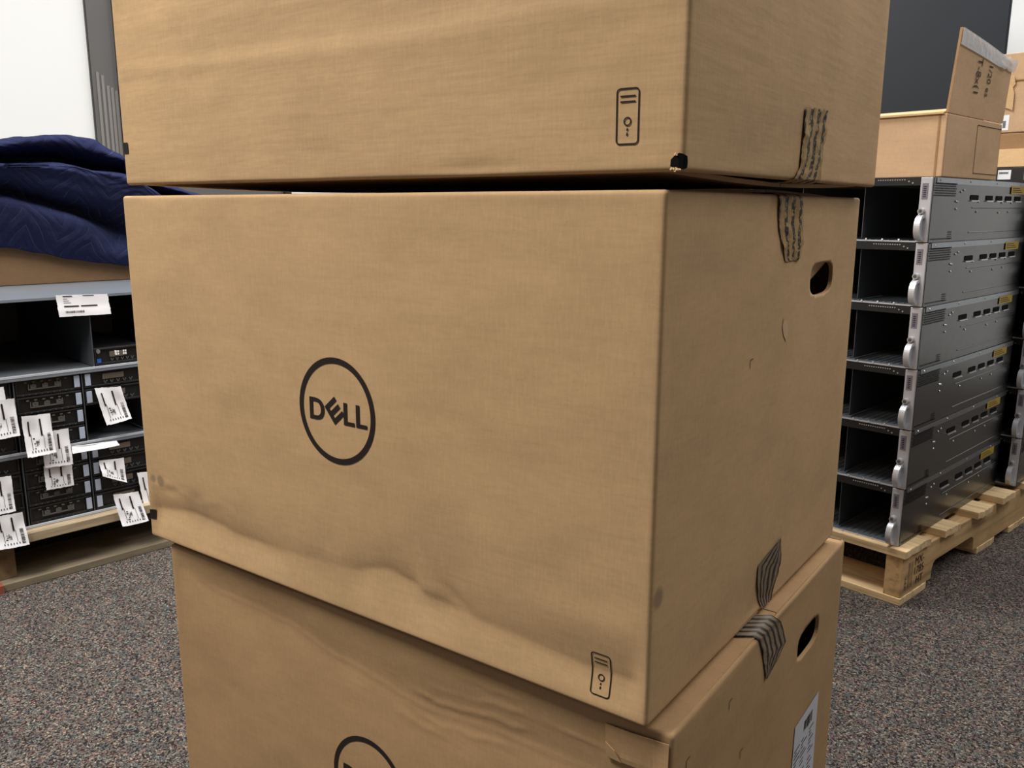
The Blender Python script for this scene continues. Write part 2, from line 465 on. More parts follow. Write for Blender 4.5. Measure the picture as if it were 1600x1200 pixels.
def brand_mark(ct, parent, dz=0, dx=0):
    """the ring with the four letters printed on the front"""
    b = MB(); S = lambda x, z: ct.pf(x+dx, z+dz)
    cx, cz, R1, R0 = -.3520, .2151, .0545, .0485
    n = 120
    for k in range(n):
        a0, a1 = 2*pi*k/n, 2*pi*(k+1)/n
        b.quad(*[S(cx+r*cos(a), cz+r*sin(a)) for r, a in ((R1,a0),(R1,a1),(R0,a1),(R0,a0))])
    Do = [(-.3911,.2257),(-.3819,.2257),(-.3772,.2250),(-.3733,.2233),(-.3705,.2204),(-.3690,.2168),(-.3687,.2129),(-.3699,.2089),(-.3723,.2055),(-.3761,.2036),(-.381,.2028),(-.3911,.2028)]
    Di = [(-.3858,.2214),(-.3814,.2214),(-.3782,.2209),(-.376,.2191),(-.3745,.2162),(-.3741,.2129),(-.3749,.2101),(-.3767,.2081),(-.3791,.2071),(-.3858,.2071)]
    o_, i_ = resample(Do, 36), resample(Di, 36)
    for k in range(35): b.quad(S(*o_[k]), S(*o_[k+1]), S(*i_[k+1]), S(*i_[k]))
    b.quad(S(*Do[0]), S(*Di[0]), S(*Di[-1]), S(*Do[-1]))
    # tilted E: spine from the upper left to the lower right, three prongs to the upper right
    sx, sz = -.3542, .2010; ang = radians(40); px, pz = cos(ang), sin(ang); qx, qz = -sin(ang), cos(ang)
    e = lambda u, v: S(sx+u*px+v*qx, sz+u*pz+v*qz)
    hh, ww, tt = .0222, .0190, .0050
    def rect(u0, u1, v0, v1):
        m = 5
        for k in range(m):
            a, c = lerp(u0, u1, k/m), lerp(u0, u1, (k+1)/m); b.quad(e(a, v0), e(c, v0), e(c, v1), e(a, v1))
    rect(0, tt, 0, hh)
    rect(tt, ww, 0, tt); rect(tt, ww*.97, (hh-tt)/2, (hh+tt)/2); rect(tt, ww, hh-tt, hh)
    for x0, x1, t in ((-.3410, -.3257, .0052), (-.3236, -.3085, .0052)):
        for a0, a1, c0, c1 in ((x0, x0+t, .2030, .2143), (x0, x0+t, .2143, .2257), (x0+t, x1, .2030, .2030+.0040)):
            b.quad(S(a0, c0), S(a1, c0), S(a1, c1), S(a0, c1))
    return tag(b.build('printed_logo', M['ink'], parent), 'black ring logo reading DELL')

def tower_icon(ct, parent, x0, x1, z0, z1):
    b = MB(); S = ct.pf; w = .0011; W, H = x1-x0, z1-z0
    ct.stroke(b, rrect(x0, x1, z0, z1, .0028), w, S, True)
    for f in (.865, .765): ct.stroke(b, [(x0+W*.15, z0+H*f), (x1-W*.15, z0+H*f)], w, S)
    c = (x0+W*.5, z0+H*.41); ct.stroke(b, [(c[0]+.0027*cos(a*pi/10), c[1]+.0027*sin(a*pi/10)) for a in range(20)], w*.9, S, True, .001)
    ct.stroke(b, [(c[0]+.0002, z0+H*.29), (c[0]-.0003, z0+H*.24)], w, S, step=.001)
    ct.stroke(b, [(c[0]+.0001, z0+H*.21), (c[0]-.0004, z0+H*.15)], w, S, step=.001)
    return tag(b.build('printed_icon', M['ink'], parent), 'small outline of a tower computer printed in black')

def print_mark(ct, parent, x0, x1, z0, z1):
    b = MB(); S = ct.pf
    b.grid([[ct.pf(lerp(x0, x1, i/5), lerp(z0, z1, j/6), .0007) for i in range(6)] for j in range(7)])
    return tag(b.build('print_mark', M['ink'], parent), 'small black square printed at the left edge')
def ticks(ct, parent, pts):
    for y, z in pts:
        b = MB(); ct.stroke(b, [(y+.007, z+.0005), (y, z), (y+.0005, z-.008)], .0010, ct.pr); b.build('fold_tick', M['ink_soft'], parent)

def tape(ct, parent, left, right, mat, surf, crumple=.0016, n=44, seed=0, label=None, fold=None):
    """a strip between two edge polylines on a face; fold: 3D rows continued past the top or bottom edge"""
    Lp, Rp = resample(left, n), resample(right, n); rows, uvs = [], []
    m = 16
    for i in range(n):
        r, u = [], []
        for j in range(m+1):
            t = j/m; y = lerp(Lp[i][0], Rp[i][0], t); z = lerp(Lp[i][1], Rp[i][1], t)
            if i in (0, n-1): z += .0025*nz(t*14, seed, i)
            off = .0011+max(0, crumple*(nz(t*3+seed, i*.11, 2.)+.25+.3*nz(t*8, i*.3, seed)))
            r.append(surf(y, z, off)); u.append((t, i/n))
        rows.append(r); uvs.append(u)
    if fold: 
        rows, uvs = fold(rows, uvs)
    b = MB(); b.grid(rows, 0, uvs)
    return tag(b.build('tape_strip', mat, parent, smooth=True), label)

def minor_flap(ct, r, top):
    b = MB(); z = ct.H-.006 if top else .003
    b.box(-.15, -.003, .003, ct.D-.003, z, z+.003)
    return b.build('minor_flap', ct.mat, r)

def hole_flap(ct, parent):
    cy_, cz_, hw, hh = ct.hole; b = MB(); rows = []
    for i in range(7):
        t = i/6; r = []
        for j in range(13):
            u = j/6-1; y = cy_+hw*.98*u*(1-.10*t)
            r.append((-.0061-.006*t-.001*u*t, y, cz_+hh*1.05-t*hh*(1.15-.55*u)))
        rows.append(r)
    b.grid(rows)
    return tag(b.build('hand_hole_flap', M['kraft_edge'], parent, smooth=True), 'cut flap folded in behind the hand hole')

def corner_tear(ct, parent, z0, z1):
    """crushed bottom front corner with a dark hole and frayed paper"""
    b = MB()
    lo = [(-.0100,-.0007,z0+.0025),(-.0070,-.0008,z0+.0006),(-.0036,-.0008,z0+.001),(-.0006,.0002,z0+.0002),(.0008,.0036,z0+.0012),(.0008,.0046,z0+.004)]
    hi = [(-.0098,-.0007,z1-.0045),(-.0072,-.0008,z1-.0020),(-.0036,-.0008,z1),(-.0006,.0002,z1-.0008),(.0008,.0036,z1-.0022),(.0008,.0045,z1-.0050)]
    b.grid([lo, hi])
    random.seed(11)
    for k in range(9):
        x = random.uniform(-.0105, -.0035); z = random.choice((z0, z1-.0015))+random.uniform(-.0012, .0008)
        a = random.uniform(-.6, .6); l = random.uniform(.0018, .0042); w = random.uniform(.0006, .0016)
        b.add([(x, -.0010, z), (x+l*cos(a), -.0022, z+l*sin(a)), (x+l*.8*cos(a)-w*sin(a), -.0014, z+l*.8*sin(a)+w), (x, -.0010, z+w)], [(0,1,2,3)], 1)
    return tag(b.build('corner_tear', [M['void'], M['kraft_edge']], parent), 'torn dark corner with frayed paper')

W0, D0, H0 = .7096, .5227, .4275
HOLE = (.3895, .3402, .0408, .0174)
# crease lines pressed into the fronts
CR_M = [(-.72,.036),(-.6989,.040),(-.6155,.0479),(-.5773,.0459),(-.5349,.0406),(-.4605,.0407),(-.3868,.0459),(-.3429,.0487),(-.2923,.0599),(-.258,.0543),(-.2415,.0470),(-.1491,.0408),(-.0937,.037),(-.055,.035),(0,.0369)]
def front_mid(x, z):
    zc = interp(x, CR_M); t = z-zc
    sharp = interp(x, [(-.71,1),(-.52,.9),(-.42,.45),(-.36,.35),(-.32,.8),(-.27,1.1),(-.23,.9),(-.18,.6),(0,.75)])
    a = .0072*sharp; d = 0
    if t < 0: d -= a*(1-sstep(0, zc, -t)*.9) if zc > 0 else 0
    else: d -= a*math.exp(-t/.024)
    if x < -.5: d += .0018*math.exp(-((z-.072)/.008)**2)*sstep(-.5, -.62, x)*nz(x*25, 1, z*60)
    # short ridges beside the crumple
    d += .0016*math.exp(-((x+.235)/.018)**2-((z-.052)/.012)**2) - .0013*math.exp(-((x+.20+(z-.055)*1.0)/.010)**2-((z-.055)/.012)**2)
    d += .0012*math.exp(-((x+.05)/.10)**2-((z-.075)/.018)**2)
    return d
def right_mid(y, z):
    return -.003*math.exp(-((y-.25)/.05)**2-((z-.0)/.035)**2)
def front_top(x, z):
    d = .0013*sin((z*85)+.8*nz(x*3, 0, z*4))*sstep(.06, .12, z)*.35
    d += .0011*math.exp(-((z-.118-.02*nz(x*2, 3, 0))/.010)**2)
    d -= .002*math.exp(-((x+.19)/.05)**2-((z-.004)/.006)**2)
    return d
def right_top(y, z): return .0016*nz(y*5, 8, z*5)
CR_L = [(-.75,.412),(-.6878,.409),(-.6101,.393),(-.5500,.392),(-.4903,.390),(-.3962,.372),(-.2757,.358),(-.1711,.366),(0,.37)]
def front_low(x, z):
    zc = interp(x, CR_L); t = z-zc
    a = .0085*sstep(-.75, -.60, x)
    d = -a*(1-min(1, t/max(.01, .437-zc))) if t > 0 else -a*math.exp(t/.10)
    d += .0012*math.exp(-abs(t)/.0035)*sstep(-.70, -.62, x)
    wr = sstep(-.42, -.25, x)
    for k, (off, am, u0, u1) in enumerate(((.014,.0016,-.38,-.05),(.030,.0013,-.30,.0),(-.012,.0012,-.33,-.12),(-.022,.0010,-.40,-.2),(.044,.0010,-.26,-.02))):
        zz = t-off-.006*nz(x*11, k*3.1, 0)-.003*nz(x*45, k, 1)
        d += wr*am*.75*sstep(-.15, .25, nz(x*13, k*2., z*20)+.1)*math.exp(-abs(zz)/.0024)*sstep(u0, u0+.08, x)*sstep(u1, u1-.08, x)
    return d
def right_low(y, z): return .002*nz(y*6, 4, z*6) - .002*math.exp(-((y-.26)/.05)**2-((z-.437)/.03)**2)

def flaps(ct, r, btop, bbot, it=.003, ib=.003):
    D = ct.D
    ct.flap('top_flap', r, .003, D/2-.0012, True, btop, .003, it); ct.flap('top_flap', r, D/2+.0012, D-.003, True, btop, D-.003, it)
    ct.flap('bottom_flap', r, .003, D/2-.0012, False, bbot, .003, ib); ct.flap('bottom_flap', r, D/2+.0012, D-.003, False, bbot, D-.003, ib)

def big_cartons():
    # middle
    r = empty('packing_carton', (0, 0, .4446), 0, label='large kraft carton in the middle of the tall stack, with full ring logo', cat='carton', group='big cartons stacked on the carpet')
    ct = Carton(W0, D0, H0, front_mid, right_mid, HOLE, M['kraft_b'], 1.3)
    ct.body(r); flaps(ct, r, .0058, .0035, .022)
    minor_flap(ct, r, True); brand_mark(ct, r); tower_icon(ct, r, -.0541, -.0361, .0130, .0507); print_mark(ct, r, -.7075, -.6985, .0238, .0362)
    ticks(ct, r, [(.1855,.2779)]); hole_flap(ct, r)
    def over_top(rows, uvs):
        ex = []; eu = []
        for k in (3, 2, 1):
            ex.append([(-.010*k+.004, p[1]-.004*k, H0+.0015+.0012*nz(p[1]*90, k, 1)) for p in rows[0]]); eu.append([(u[0], -.03*k) for u in uvs[0]])
        return ex+rows, eu+uvs
    tape(ct, r, [(.2322,.4262),(.2345,.41),(.2400,.3950),(.2643,.3640)], [(.3011,.4263),(.3075,.4060),(.3105,.380),(.3060,.3650)], M['tape'], ct.pr, .0018, seed=2, label='torn brown strapping tape over the top seam', fold=over_top)
    tape(ct, r, [(.3073,.0660),(.2640,.0600),(.2415,.0570),(.2430,.036),(.2630,.0010)], [(.3085,.0660),(.3120,.0450),(.3132,.034),(.3010,.0150),(.2890,.0010)], M['tape_dark'], ct.pr, .0014, seed=5, label='dark striped tape over the bottom seam')
    # scuff on the right face
    b = MB(); b.add([ct.pr(.268,.300,.0006), ct.pr(.274,.290,.0006), ct.pr(.283,.283,.0006), ct.pr(.286,.296,.0007), ct.pr(.279,.304,.0006), ct.pr(.271,.309,.0006)], [(0,1,2,3,4,5)])
    tag(b.build('torn_paper_scuff', M['kraft_far'], r), 'pale scuff of torn paper')
    # top
    r2 = empty('packing_carton', (.0143, -.0042, .4446+.4396), radians(-.19), label='large kraft carton on top of the tall stack, cut off by the top edge', cat='carton', group='big cartons stacked on the carpet')
    c2 = Carton(W0, D0, H0, front_top, right_top, (.3895, .3402, .0408, .0174), M['kraft_a'], 5.1)
    c2.body(r2); flaps(c2, r2, .003, .0058, .003, .022)
    minor_flap(c2, r2, False); tower_icon(c2, r2, -.0540, -.0363, .0200, .0582); print_mark(c2, r2, -.7072, -.6975, .0357, .0480); hole_flap(c2, r2)
    def under(rows, uvs):
        ex = []; eu = []
        for k in (1, 2, 3):
            ex.append([(-.010*k+.004, p[1]-.003*k, -.0015-.0010*nz(p[1]*90, k, 4)) for p in rows[-1]]); eu.append([(u[0], 1+.03*k) for u in uvs[-1]])
        return rows+ex, uvs+eu
    tape(c2, r2, [(.2449,.0653),(.2425,.0300),(.2413,.0118),(.2260,.0012)], [(.3130,.0674),(.3090,.0350),(.3070,.0200),(.3040,.0012)], M['tape'], c2.pr, .0022, seed=9, label='crumpled brown strapping tape over the bottom seam', fold=under)
    corner_tear(c2, r2, .001, .0125)
    # bottom
    r3 = empty('packing_carton', (.0170, .0140, 0), radians(.5), label='creased kraft carton at the bottom of the tall stack, shipping label on its side', cat='carton', group='big cartons stacked on the carpet')
    H3 = .4368
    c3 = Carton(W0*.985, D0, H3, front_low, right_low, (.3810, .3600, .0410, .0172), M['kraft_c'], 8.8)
    c3.body(r3); flaps(c3, r3, .0035, .003)
    brand_mark(c3, r3, dz=.0222, dx=-.004); hole_flap(c3, r3)
    ticks(c3, r3, [(.125,.405),(.030,.398),(.165,.330)])
    tower_icon(c3, r3, -.0541, -.0361, .0130, .0507)
    def over3(rows, uvs):
        ex = []; eu = []
        for k in (3, 2, 1):
            ex.append([(-.008*k+.004, p[1]-.006*k, H3+.0042+.0008*nz(p[1]*60, k, 7)) for p in rows[0]]); eu.append([(u[0], -.05*k) for u in uvs[0]])
        return ex+rows, eu+uvs
    tape(c3, r3, [(.2000,.4355),(.2110,.4180),(.2240,.3880),(.2260,.3800)], [(.2560,.4355),(.2720,.4250),(.2890,.3950),(.2370,.3790)], M['tape_dark'], c3.pr, .0014, seed=12, label='dark striped tape folded over the top seam', fold=over3)
    # shipping label with lines of print
    b = MB(); y0, y1, z1, z0 = .3530, .4500, .2560, .1150
    L = lambda y, z, o=.0009: c3.pr(y, z, o)
    n = 14
    for k in range(n):
        a, c = lerp(z0, z1, k/n), lerp(z0, z1, (k+1)/n)
        b.quad(L(y0, a), L(y1, a), L(y1, c), L(y0, c))
    random.seed(5)
    def bar(ya, yb, za, zb): b.quad(L(ya, za, .0013), L(yb, za, .0013), L(yb, zb, .0013), L(ya, zb, .0013), 1)
    for k in range(11):
        y = .392+k*.0032; bar(y, y+random.uniform(.0010,.0022), .226+random.uniform(0,.004), .243)
    z = .218
    while z > .12:
        for cs in (.358, .385, .418):
            w = random.uniform(.008, .025); bar(cs, min(.447, cs+w), z, z+.0018)
        z -= random.choice((.005, .0065, .011))
    for k in range(14):
        y = .360+k*.0030; bar(y, y+random.uniform(.0008,.002), .150, .170)
    tag(b.build('shipping_label', [M['label_paper'], M['ink_soft']], r3), 'white shipping label with grey print')
    # folded tab at the front corner
    b = MB(); rows = []
    for i in range(8):
        z = H3-.007-.034*i/7; rows.append([c3.pf(-.062+.0600*k/12, z-.004*(1-k/12), .0016+.0010*sin(k/12*pi)) for k in range(13)])
    b.grid(rows)
    b.add([c3.pf(-.0612,H3-.043,.003),c3.pf(-.0600,H3-.026,.006),c3.pf(-.052,H3-.033,.005),c3.pf(-.047,H3-.044,.003)], [(0,1,2,3)], 1)
    o = b.build('corner_tab', [M['kraft_c'], M['kraft_edge']], r3, smooth=False); sm = o.modifiers.new('thick', 'SOLIDIFY'); sm.thickness = .0008
    tag(o, 'peeling cardboard tab at the top front corner')
big_cartons()

# ------------------------------------------------------------------ text
def text_mesh(body, size, fn, b, mi=0):
    cu = bpy.data.curves.new('lettering', 'FONT'); cu.body = body; cu.size = size; cu.resolution_u = 2
    o = bpy.data.objects.new('lettering', cu); COL.objects.link(o)
    bpy.context.view_layer.update()
    me = o.evaluated_get(bpy.context.evaluated_depsgraph_get()).to_mesh()
    vs = [fn(v.co.x, v.co.y) for v in me.vertices]; fs = [tuple(p.vertices) for p in me.polygons]
    b.add(vs, fs, mi)
    bpy.data.objects.remove(o); bpy.data.curves.remove(cu)

# ------------------------------------------------------------------ frames of the two background stacks
SR = -radians(10.4)                      # right-hand stacks: local x to the right, y into depth
def rf(x, y, z=0):
    return Vector((-.0703+cos(SR)*x-sin(SR)*y, 1.3712+sin(SR)*x+cos(SR)*y, z))
LR = radians(81)                         # left-hand pallet, facing the cartons
def lf(x, y, z=0):
    return Vector((-1.71894+cos(LR)*x-sin(LR)*y, .20760+sin(LR)*x+cos(LR)*y, z))

# ------------------------------------------------------------------ pallets
def board(name, parent, x0, x1, y0, y1, z0, z1, mat, ragged=.004, along=0, seed=0, ends=None):
    """one plank with slightly worn ends"""
    b = MB(); n = 9; rows = []
    def prof(k, side):
        return ragged*nz(k*1.7, seed, side*5.)
    vs = []
    if along == 0:
        L = [(x0+prof(k, 0), lerp(y0, y1, k/(n-1))) for k in range(n)]; R = [(x1+prof(k, 1), lerp(y0, y1, k/(n-1))) for k in range(n)]
        poly = L+R[::-1]
    else:
        L = [(lerp(x0, x1, k/(n-1)), y0+prof(k, 0)) for k in range(n)]; R = [(lerp(x0, x1, k/(n-1)), y1+prof(k, 1)) for k in range(n)]
        poly = L+R[::-1]
    poly = poly[::-1] if along == 0 else poly
    b.prism(poly, lambda x, y: (x, y, z0), lambda x, y: (x, y, z1))
    if ends: mats = [mat, ends]
    else: mats = [mat]
    o = b.build(name, mats, parent, bevel=.0015)
    return o
def stringer(name, parent, x0, x1, y0, y1, z0, z1, notches, nz_, mat, along=1):
    pts = [(y0, z1), (y0, z0)]
    for a, c in notches:
        r = .018
        pts += [(a, z0), (a+.002, nz_-r), (a+r*.4, nz_-r*.35), (a+r, nz_), (c-r, nz_), (c-r*.4, nz_-r*.35), (c-.002, nz_-r), (c, z0)]
    pts += [(y1, z0), (y1, z1)]
    b = MB()
    if along == 1: b.prism(pts, lambda y, z: (x1, y, z), lambda y, z: (x0, y, z))
    else: b.prism(pts, lambda y, z: (y, x0, z), lambda y, z: (y, x1, z))
    return b.build(name, mat, parent, bevel=.0012)

def right_pallet():
    p = empty('wooden_pallet', (-.0575, 1.3485, 0), -radians(12.2), label='pale wooden pallet with stamped block under the silver server chassis', cat='pallet')
    for k, x in enumerate((-.998, -.52, -.040)):
        s = stringer('stringer', p, x, x+.038, .004, 1.216, .017, .111, [(.165,.415),(.80,1.05)], .058, M['wood_y'])
        if k == 2: last = s
    for k, (a, c, e) in enumerate(((0,.125,.004),(.195,.275,.010),(.382,.472,.016),(.545,.635,.014),(.72,.81,.012),(.90,.985,.006),(1.10,1.22,.008))):
        board('deck_board', p, -1.005, e, a, c, .111, .129, M['wood_x'], .005, 0, k*3.3)
    for k, (a, c) in enumerate(((.002,.14),(.44,.56),(.66,.78),(1.08,1.218))):
        board('bottom_board', p, -1.0, 0, a, c, .0, .017, M['wood_x'], .004, 0, k*5.1+1)
    # heat-treatment stamp on the outer side of the first block
    b = MB()
    f = lambda y0, z0: (lambda u, v: (-.0008, y0+u, z0+v))
    for s, y, z in (('MX-', .066, .078), ('1785', .062, .055), ('HT', .078, .030)): text_mesh(s, .027, f(y, z), b)
    text_mesh('IPPC', .015, lambda u, v: (-.0008, .030-v, .030+u*1.25), b)
    for y in (.036, .0385, .044, .052, .055): b.quad((-.0008,y,.03),(-.0008,y+.0013,.03),(-.0008,y+.0013,.092),(-.0008,y,.092))
    tag(b.build('wood_stamp', M['ink_soft'], last), 'black stamp reading MX- 1785 HT')
right_pallet()

def left_pallet():
    p = empty('wooden_pallet', lf(0, 0, 0), LR, label='weathered wooden pallet with red painted end under the black server sleds', cat='pallet')
    for x in (.004, .56, 1.15): stringer('stringer', p, .02, 1.0, x, x+.042, .018, .103, [], .05, M['wood_old_y'], 0) if False else stringer('stringer', p, x, x+.042, .03, 1.0, .018, .103, [], .05, M['wood_old_y'])
    for k, (a, c) in enumerate(((.0,.13),(.20,.30),(.40,.50),(.60,.70),(.88,1.01))):
        board('deck_board', p, .0, 1.2, a, c, .103, .125, M['wood_old_x'], .006, 0, k*2.9)
    for k, (a, c) in enumerate(((.0,.19),(.45,.57),(.90,1.02))):
        board('bottom_board', p, .0, 1.2, a, c, 0, .018, M['wood_grey_shaded_x'], .004, 0, k*4.1+2)
    b = MB()
    b.box(-.007, .004, -.0075, .02, .101, .1265); tag(b.build('red_paint_mark', M['red_paint'], p), 'red paint on the board ends')
    b = MB(); b.box(-.006, .008, -.0065, .03, .0, .0195); tag(b.build('red_paint_mark', M['red_paint'], p), 'red paint on the board ends')
left_pallet()

# ------------------------------------------------------------------ silver storage servers
SW, SD, SH = .437, .618, .1316
def server_proto():
    r = empty('server_chassis')
    t = .0016
    b = MB()
    # outer sheet: bottom, sides, rear
    b.box(-SW, 0, 0, SD, 0, t); b.box(-t, 0, .0, SD, t, SH-t); b.box(-SW, -SW+t, 0, SD, t, SH-t); b.box(-SW, 0, SD-t, SD, t, SH-t)
    b.quad((.0004,.225,.0695),(.0004,.60,.0695),(.0012,.60,.0705),(.0012,.225,.0705)); b.quad((.0012,.225,.0705),(.0012,.60,.0705),(.0004,.60,.0725),(.0004,.225,.0725))
    b.quad((.0004,.22,.016),(.0004,.60,.016),(.0012,.60,.017),(.0012,.22,.017)); b.quad((.0012,.22,.017),(.0012,.60,.017),(.0004,.60,.019),(.0004,.22,.019))
    b.build('case', M['galv'], r)
    b = MB(); b.box(-SW, .0008, .012, SD, SH-t, SH); b.box(0, .0010, .012, SD, SH-.012, SH-t); b.build('lid', M['galv_top'], r)
    # hollow drive bay
    b = MB(); e = .0025
    for q in (((-SW+e,.004,e),(-e,.004,e),(-e,.34,e),(-SW+e,.34,e)), ((-SW+e,.34,SH-e),(-e,.34,SH-e),(-e,.004,SH-e),(-SW+e,.004,SH-e)),
              ((-e,.004,e),(-e,.004,SH-e),(-e,.34,SH-e),(-e,.34,e)), ((-SW+e,.34,e),(-SW+e,.34,SH-e),(-SW+e,.004,SH-e),(-SW+e,.004,e)),
              ((-SW+e,.34,e),(-e,.34,e),(-e,.34,SH-e),(-SW+e,.34,SH-e))): b.quad(*q)
    for x in [-.42+.0137*k for k in range(30)]: b.box(x, x+.002, .02, .30, e, e+.0015)
    b.build('drive_bay', M['bay_black'], r)
    b = MB()
    for x in (-.146, -.29): b.box(x, x+.0012, .010, .33, .006, SH-.016)
    b.build('bay_divider', M['graphite'], r)
    # back plane with a few connectors
    for k in range(4):
        b = MB(); x = -.40+.098*k; b.box(x+.001, x+.045, .3385, .3395, .02, .09)
        b.box(x, x+.012, .330, .338, .045, .085); b.box(x+.03, x+.075, .326, .338, .028, .034, 1); b.build('drive_connector', [M['void'], M['graphite']], r)

    # front lips with row of vents and screws
    b = MB(); b.box(-SW, -.026, -.001, .006, SH-.016, SH-.0005); b.build('top_lip', M['black_plastic'], r)
    b = MB()
    for k in range(12): b.box(-.115+.005*k, -.1125+.005*k, -.0018, 0, SH-.0055, SH-.0035)
    b.build('lip_vent', M['chrome'], r)
    for x in (-.05, -.042): b = MB(); b.cyl((x, -.0008, SH-.008-(x+.05)*.4), (0,-1,0), .0016, .0012, 8); b.build('front_screw', M['chrome'], r)
    for k in range(11): b = MB(); b.cyl((-.41+.035*k, -.0005, .0042), (0,-1,.3), .0019, .0016, 8); b.build('front_screw', M['chrome'], r)
    b = MB(); b.box(-SW, -.026, -.0005, .003, .0, .0028); b.build('bottom_lip', M['ear'], r)
    # ears: each with knob, handle and sticker
    for side in (0, 1):
        X = (lambda x: x) if side == 0 else (lambda x: -SW-x)
        def bx(b, x0, x1, *a): b.box(min(X(x0), X(x1)), max(X(x0), X(x1)), *a)
        b = MB(); bx(b, -.0245, -.0015, -.005, .002, .0008, SH-.0004); ear = b.build('rack_ear', M['ear'], r, bevel=.0008)
        b = MB(); b.cyl((X(-.0165), -.004, .0635), (0,-1,0), .0066, .011, 18, r2=.0058); b.cyl((X(-.0165), -.0148, .0635), (0,-1,0), .0036, .0006, 12, 1)
        b.build('thumbscrew', [M['chrome'], M['graphite']], ear)
        # D-shaped pull handle
        b = MB(); n = 18; zc, rz, ry = .030, .0265, .026
        outer = [(-.004-ry*sin(pi*k/n)**.75, zc+rz*cos(pi*k/n)) for k in range(n+1)]
        inner = [(-.004-(ry-.0055)*sin(pi*k/n)**.75, zc+(rz-.0065)*cos(pi*k/n)) for k in range(n+1)]
        x0, x1 = X(-.0215), X(-.0095)
        for k in range(n):
            o0, o1, i0, i1 = outer[k], outer[k+1], inner[k], inner[k+1]
            b.quad((x0,*o0),(x1,*o0),(x1,*o1),(x0,*o1)); b.quad((x0,*i0),(x0,*i1),(x1,*i1),(x1,*i0))
            b.quad((x0,*o0),(x0,*o1),(x0,*i1),(x0,*i0)); b.quad((x1,*o0),(x1,*i0),(x1,*i1),(x1,*o1))
        xm0, xm1 = X(-.017), X(-.014)
        b.prism(inner, lambda y, z: (xm0, y, z), lambda y, z: (xm1, y, z))
        b.build('pull_handle', M['ear'], ear, smooth=False, bevel=.0008)
        if side == 0:
            b = MB(); b.box(-.0205, -.0085, -.0056, -.005, .0875, .1195); 
            for k in range(6): b.box(-.0175, -.0120, -.0060, -.0056, .092+.004*k, .0935+.004*k, 1)
            b.build('ear_sticker', [M['taupe2'], M['ink']], ear)
    # marks on the right side sheet
    b = MB(); n6 = 6
    def dot(y, z, rr=.0021, sl=.9):
        vs = [(.0011 if z < SH-.013 else .0016, y+rr*cos(2*pi*k/n6), z+rr*sin(2*pi*k/n6)) for k in range(n6)]; b.add(vs, [tuple(range(n6))])
    for i in range(6):
        for j in range(20): dot(.006+.0058*j+(.0029 if i % 2 else 0), .0955+.0048*i)
    b.build('perforation', M['void'], r); b = MB()
    for j in range(22): dot(.010+.0052*j, .0065, .0017)
    for i in range(4):
        for j in range(4): dot(.100+.005*j, .0065+.0045*i, .0017)
    b.build('perforation', M['void'], r)
    for y0, y1 in ((.208,.258),(.305,.350),(.372,.415),(.437,.480),(.504,.548)):
        b = MB(); vs = [(.0010, y, z) for y, z in rrect(y0, y1, .0875, .0985, .0035, 4)]; b.add(vs, [tuple(range(len(vs)))], 0)
        b.box(.0004, .0035, y0+.002, y1-.001, .0848, .0872, 1)
        b.build('vent_slot', [M['void'], M['chrome']], r)
    for y, z in ((.150,.104),(.166,.108),(.126,.084),(.134,.083),(.131,.068),(.262,.084),(.415,.083),(.483,.083),(.255,.062),(.40,.060),(.47,.0615),(.03,.1262),(.2,.1262),(.37,.1262),(.54,.1262)):
        b = MB(); b.cyl((.0008, y, z), (1,0,0), .0026, .0016, 10, r2=.0014); b.build('rivet', M['chrome'], r)
    b = MB(); b.box(.0016, .0022, .470, .566, .1040, .1225); 
    for k in range(3): b.box(.0022, .0024, .478, .55-.01*k, .108+.0045*k, .1095+.0045*k, 1)
    b.build('warning_label', [M['yellow'], M['ink_soft']], r)
    return r
M['taupe2'] = plain('mauve_sticker', srgb(126,120,134), .5)

def right_servers():
    pr = server_proto()
    names = ['resting on the pallet', 'second from the bottom', 'third from the bottom', 'fourth from the bottom', 'second from the top', 'at the top under the open carton']
    sh = [-.0027, .0005, .0007, -.0010, -.0030, -.0050]; an = [10.35, 10.1, 10.2, 10.2, 10.4, 10.5]
    for k in range(6):
        o = pr if k == 0 else copy_tree(pr)
        o.location = rf(sh[k], 0, .1291+.1326*k); o.rotation_euler.z = -radians(an[k])
        tag(o, 'silver server chassis in the front stack, '+names[k], 'server', 'silver server chassis stacked on the right pallet')
    nm = ['lowest one, on the pallet boards', 'second one up', 'third one up', 'fourth one up', 'fifth one up', 'highest one, under a thin black unit']
    for k in range(6):
        o = copy_tree(pr); o.location = rf(.038+random.uniform(-.0015,.0015), .656, .1291+.1326*k); o.rotation_euler.z = -radians(10.3)
        tag(o, 'silver server chassis in the rear stack behind, '+nm[k], 'server', 'silver server chassis in the rear stack')
    # thin black unit on the rear stack
    z = .1291+.1326*5+SH+.0006
    u = empty('network_switch', rf(.035, .660, z), -radians(10.3), label='thin black rack unit with a white sticker lying on the rear server stack', cat='rack unit')
    b = MB(); b.box(-SW, 0, 0, .42, 0, .042); b.build('case', M['black_plastic'], u, bevel=.001)
    b = MB(); b.box(-.150, -.134, -.012, .004, .004, .040); b.build('rack_bracket', M['ear'], u, bevel=.002)
    b = MB(); b.box(-.131, -.100, -.0012, 0, .012, .036); b.box(-.128, -.106, -.0016, -.0012, .026, .031, 1); b.build('sticker', [M['paper'], M['port']], u)
    b = MB(); b.box(-.07, -.02, -.0012, 0, .010, .03); b.build('port_block', M['port'], u)
    return z+.042
ZR = right_servers()

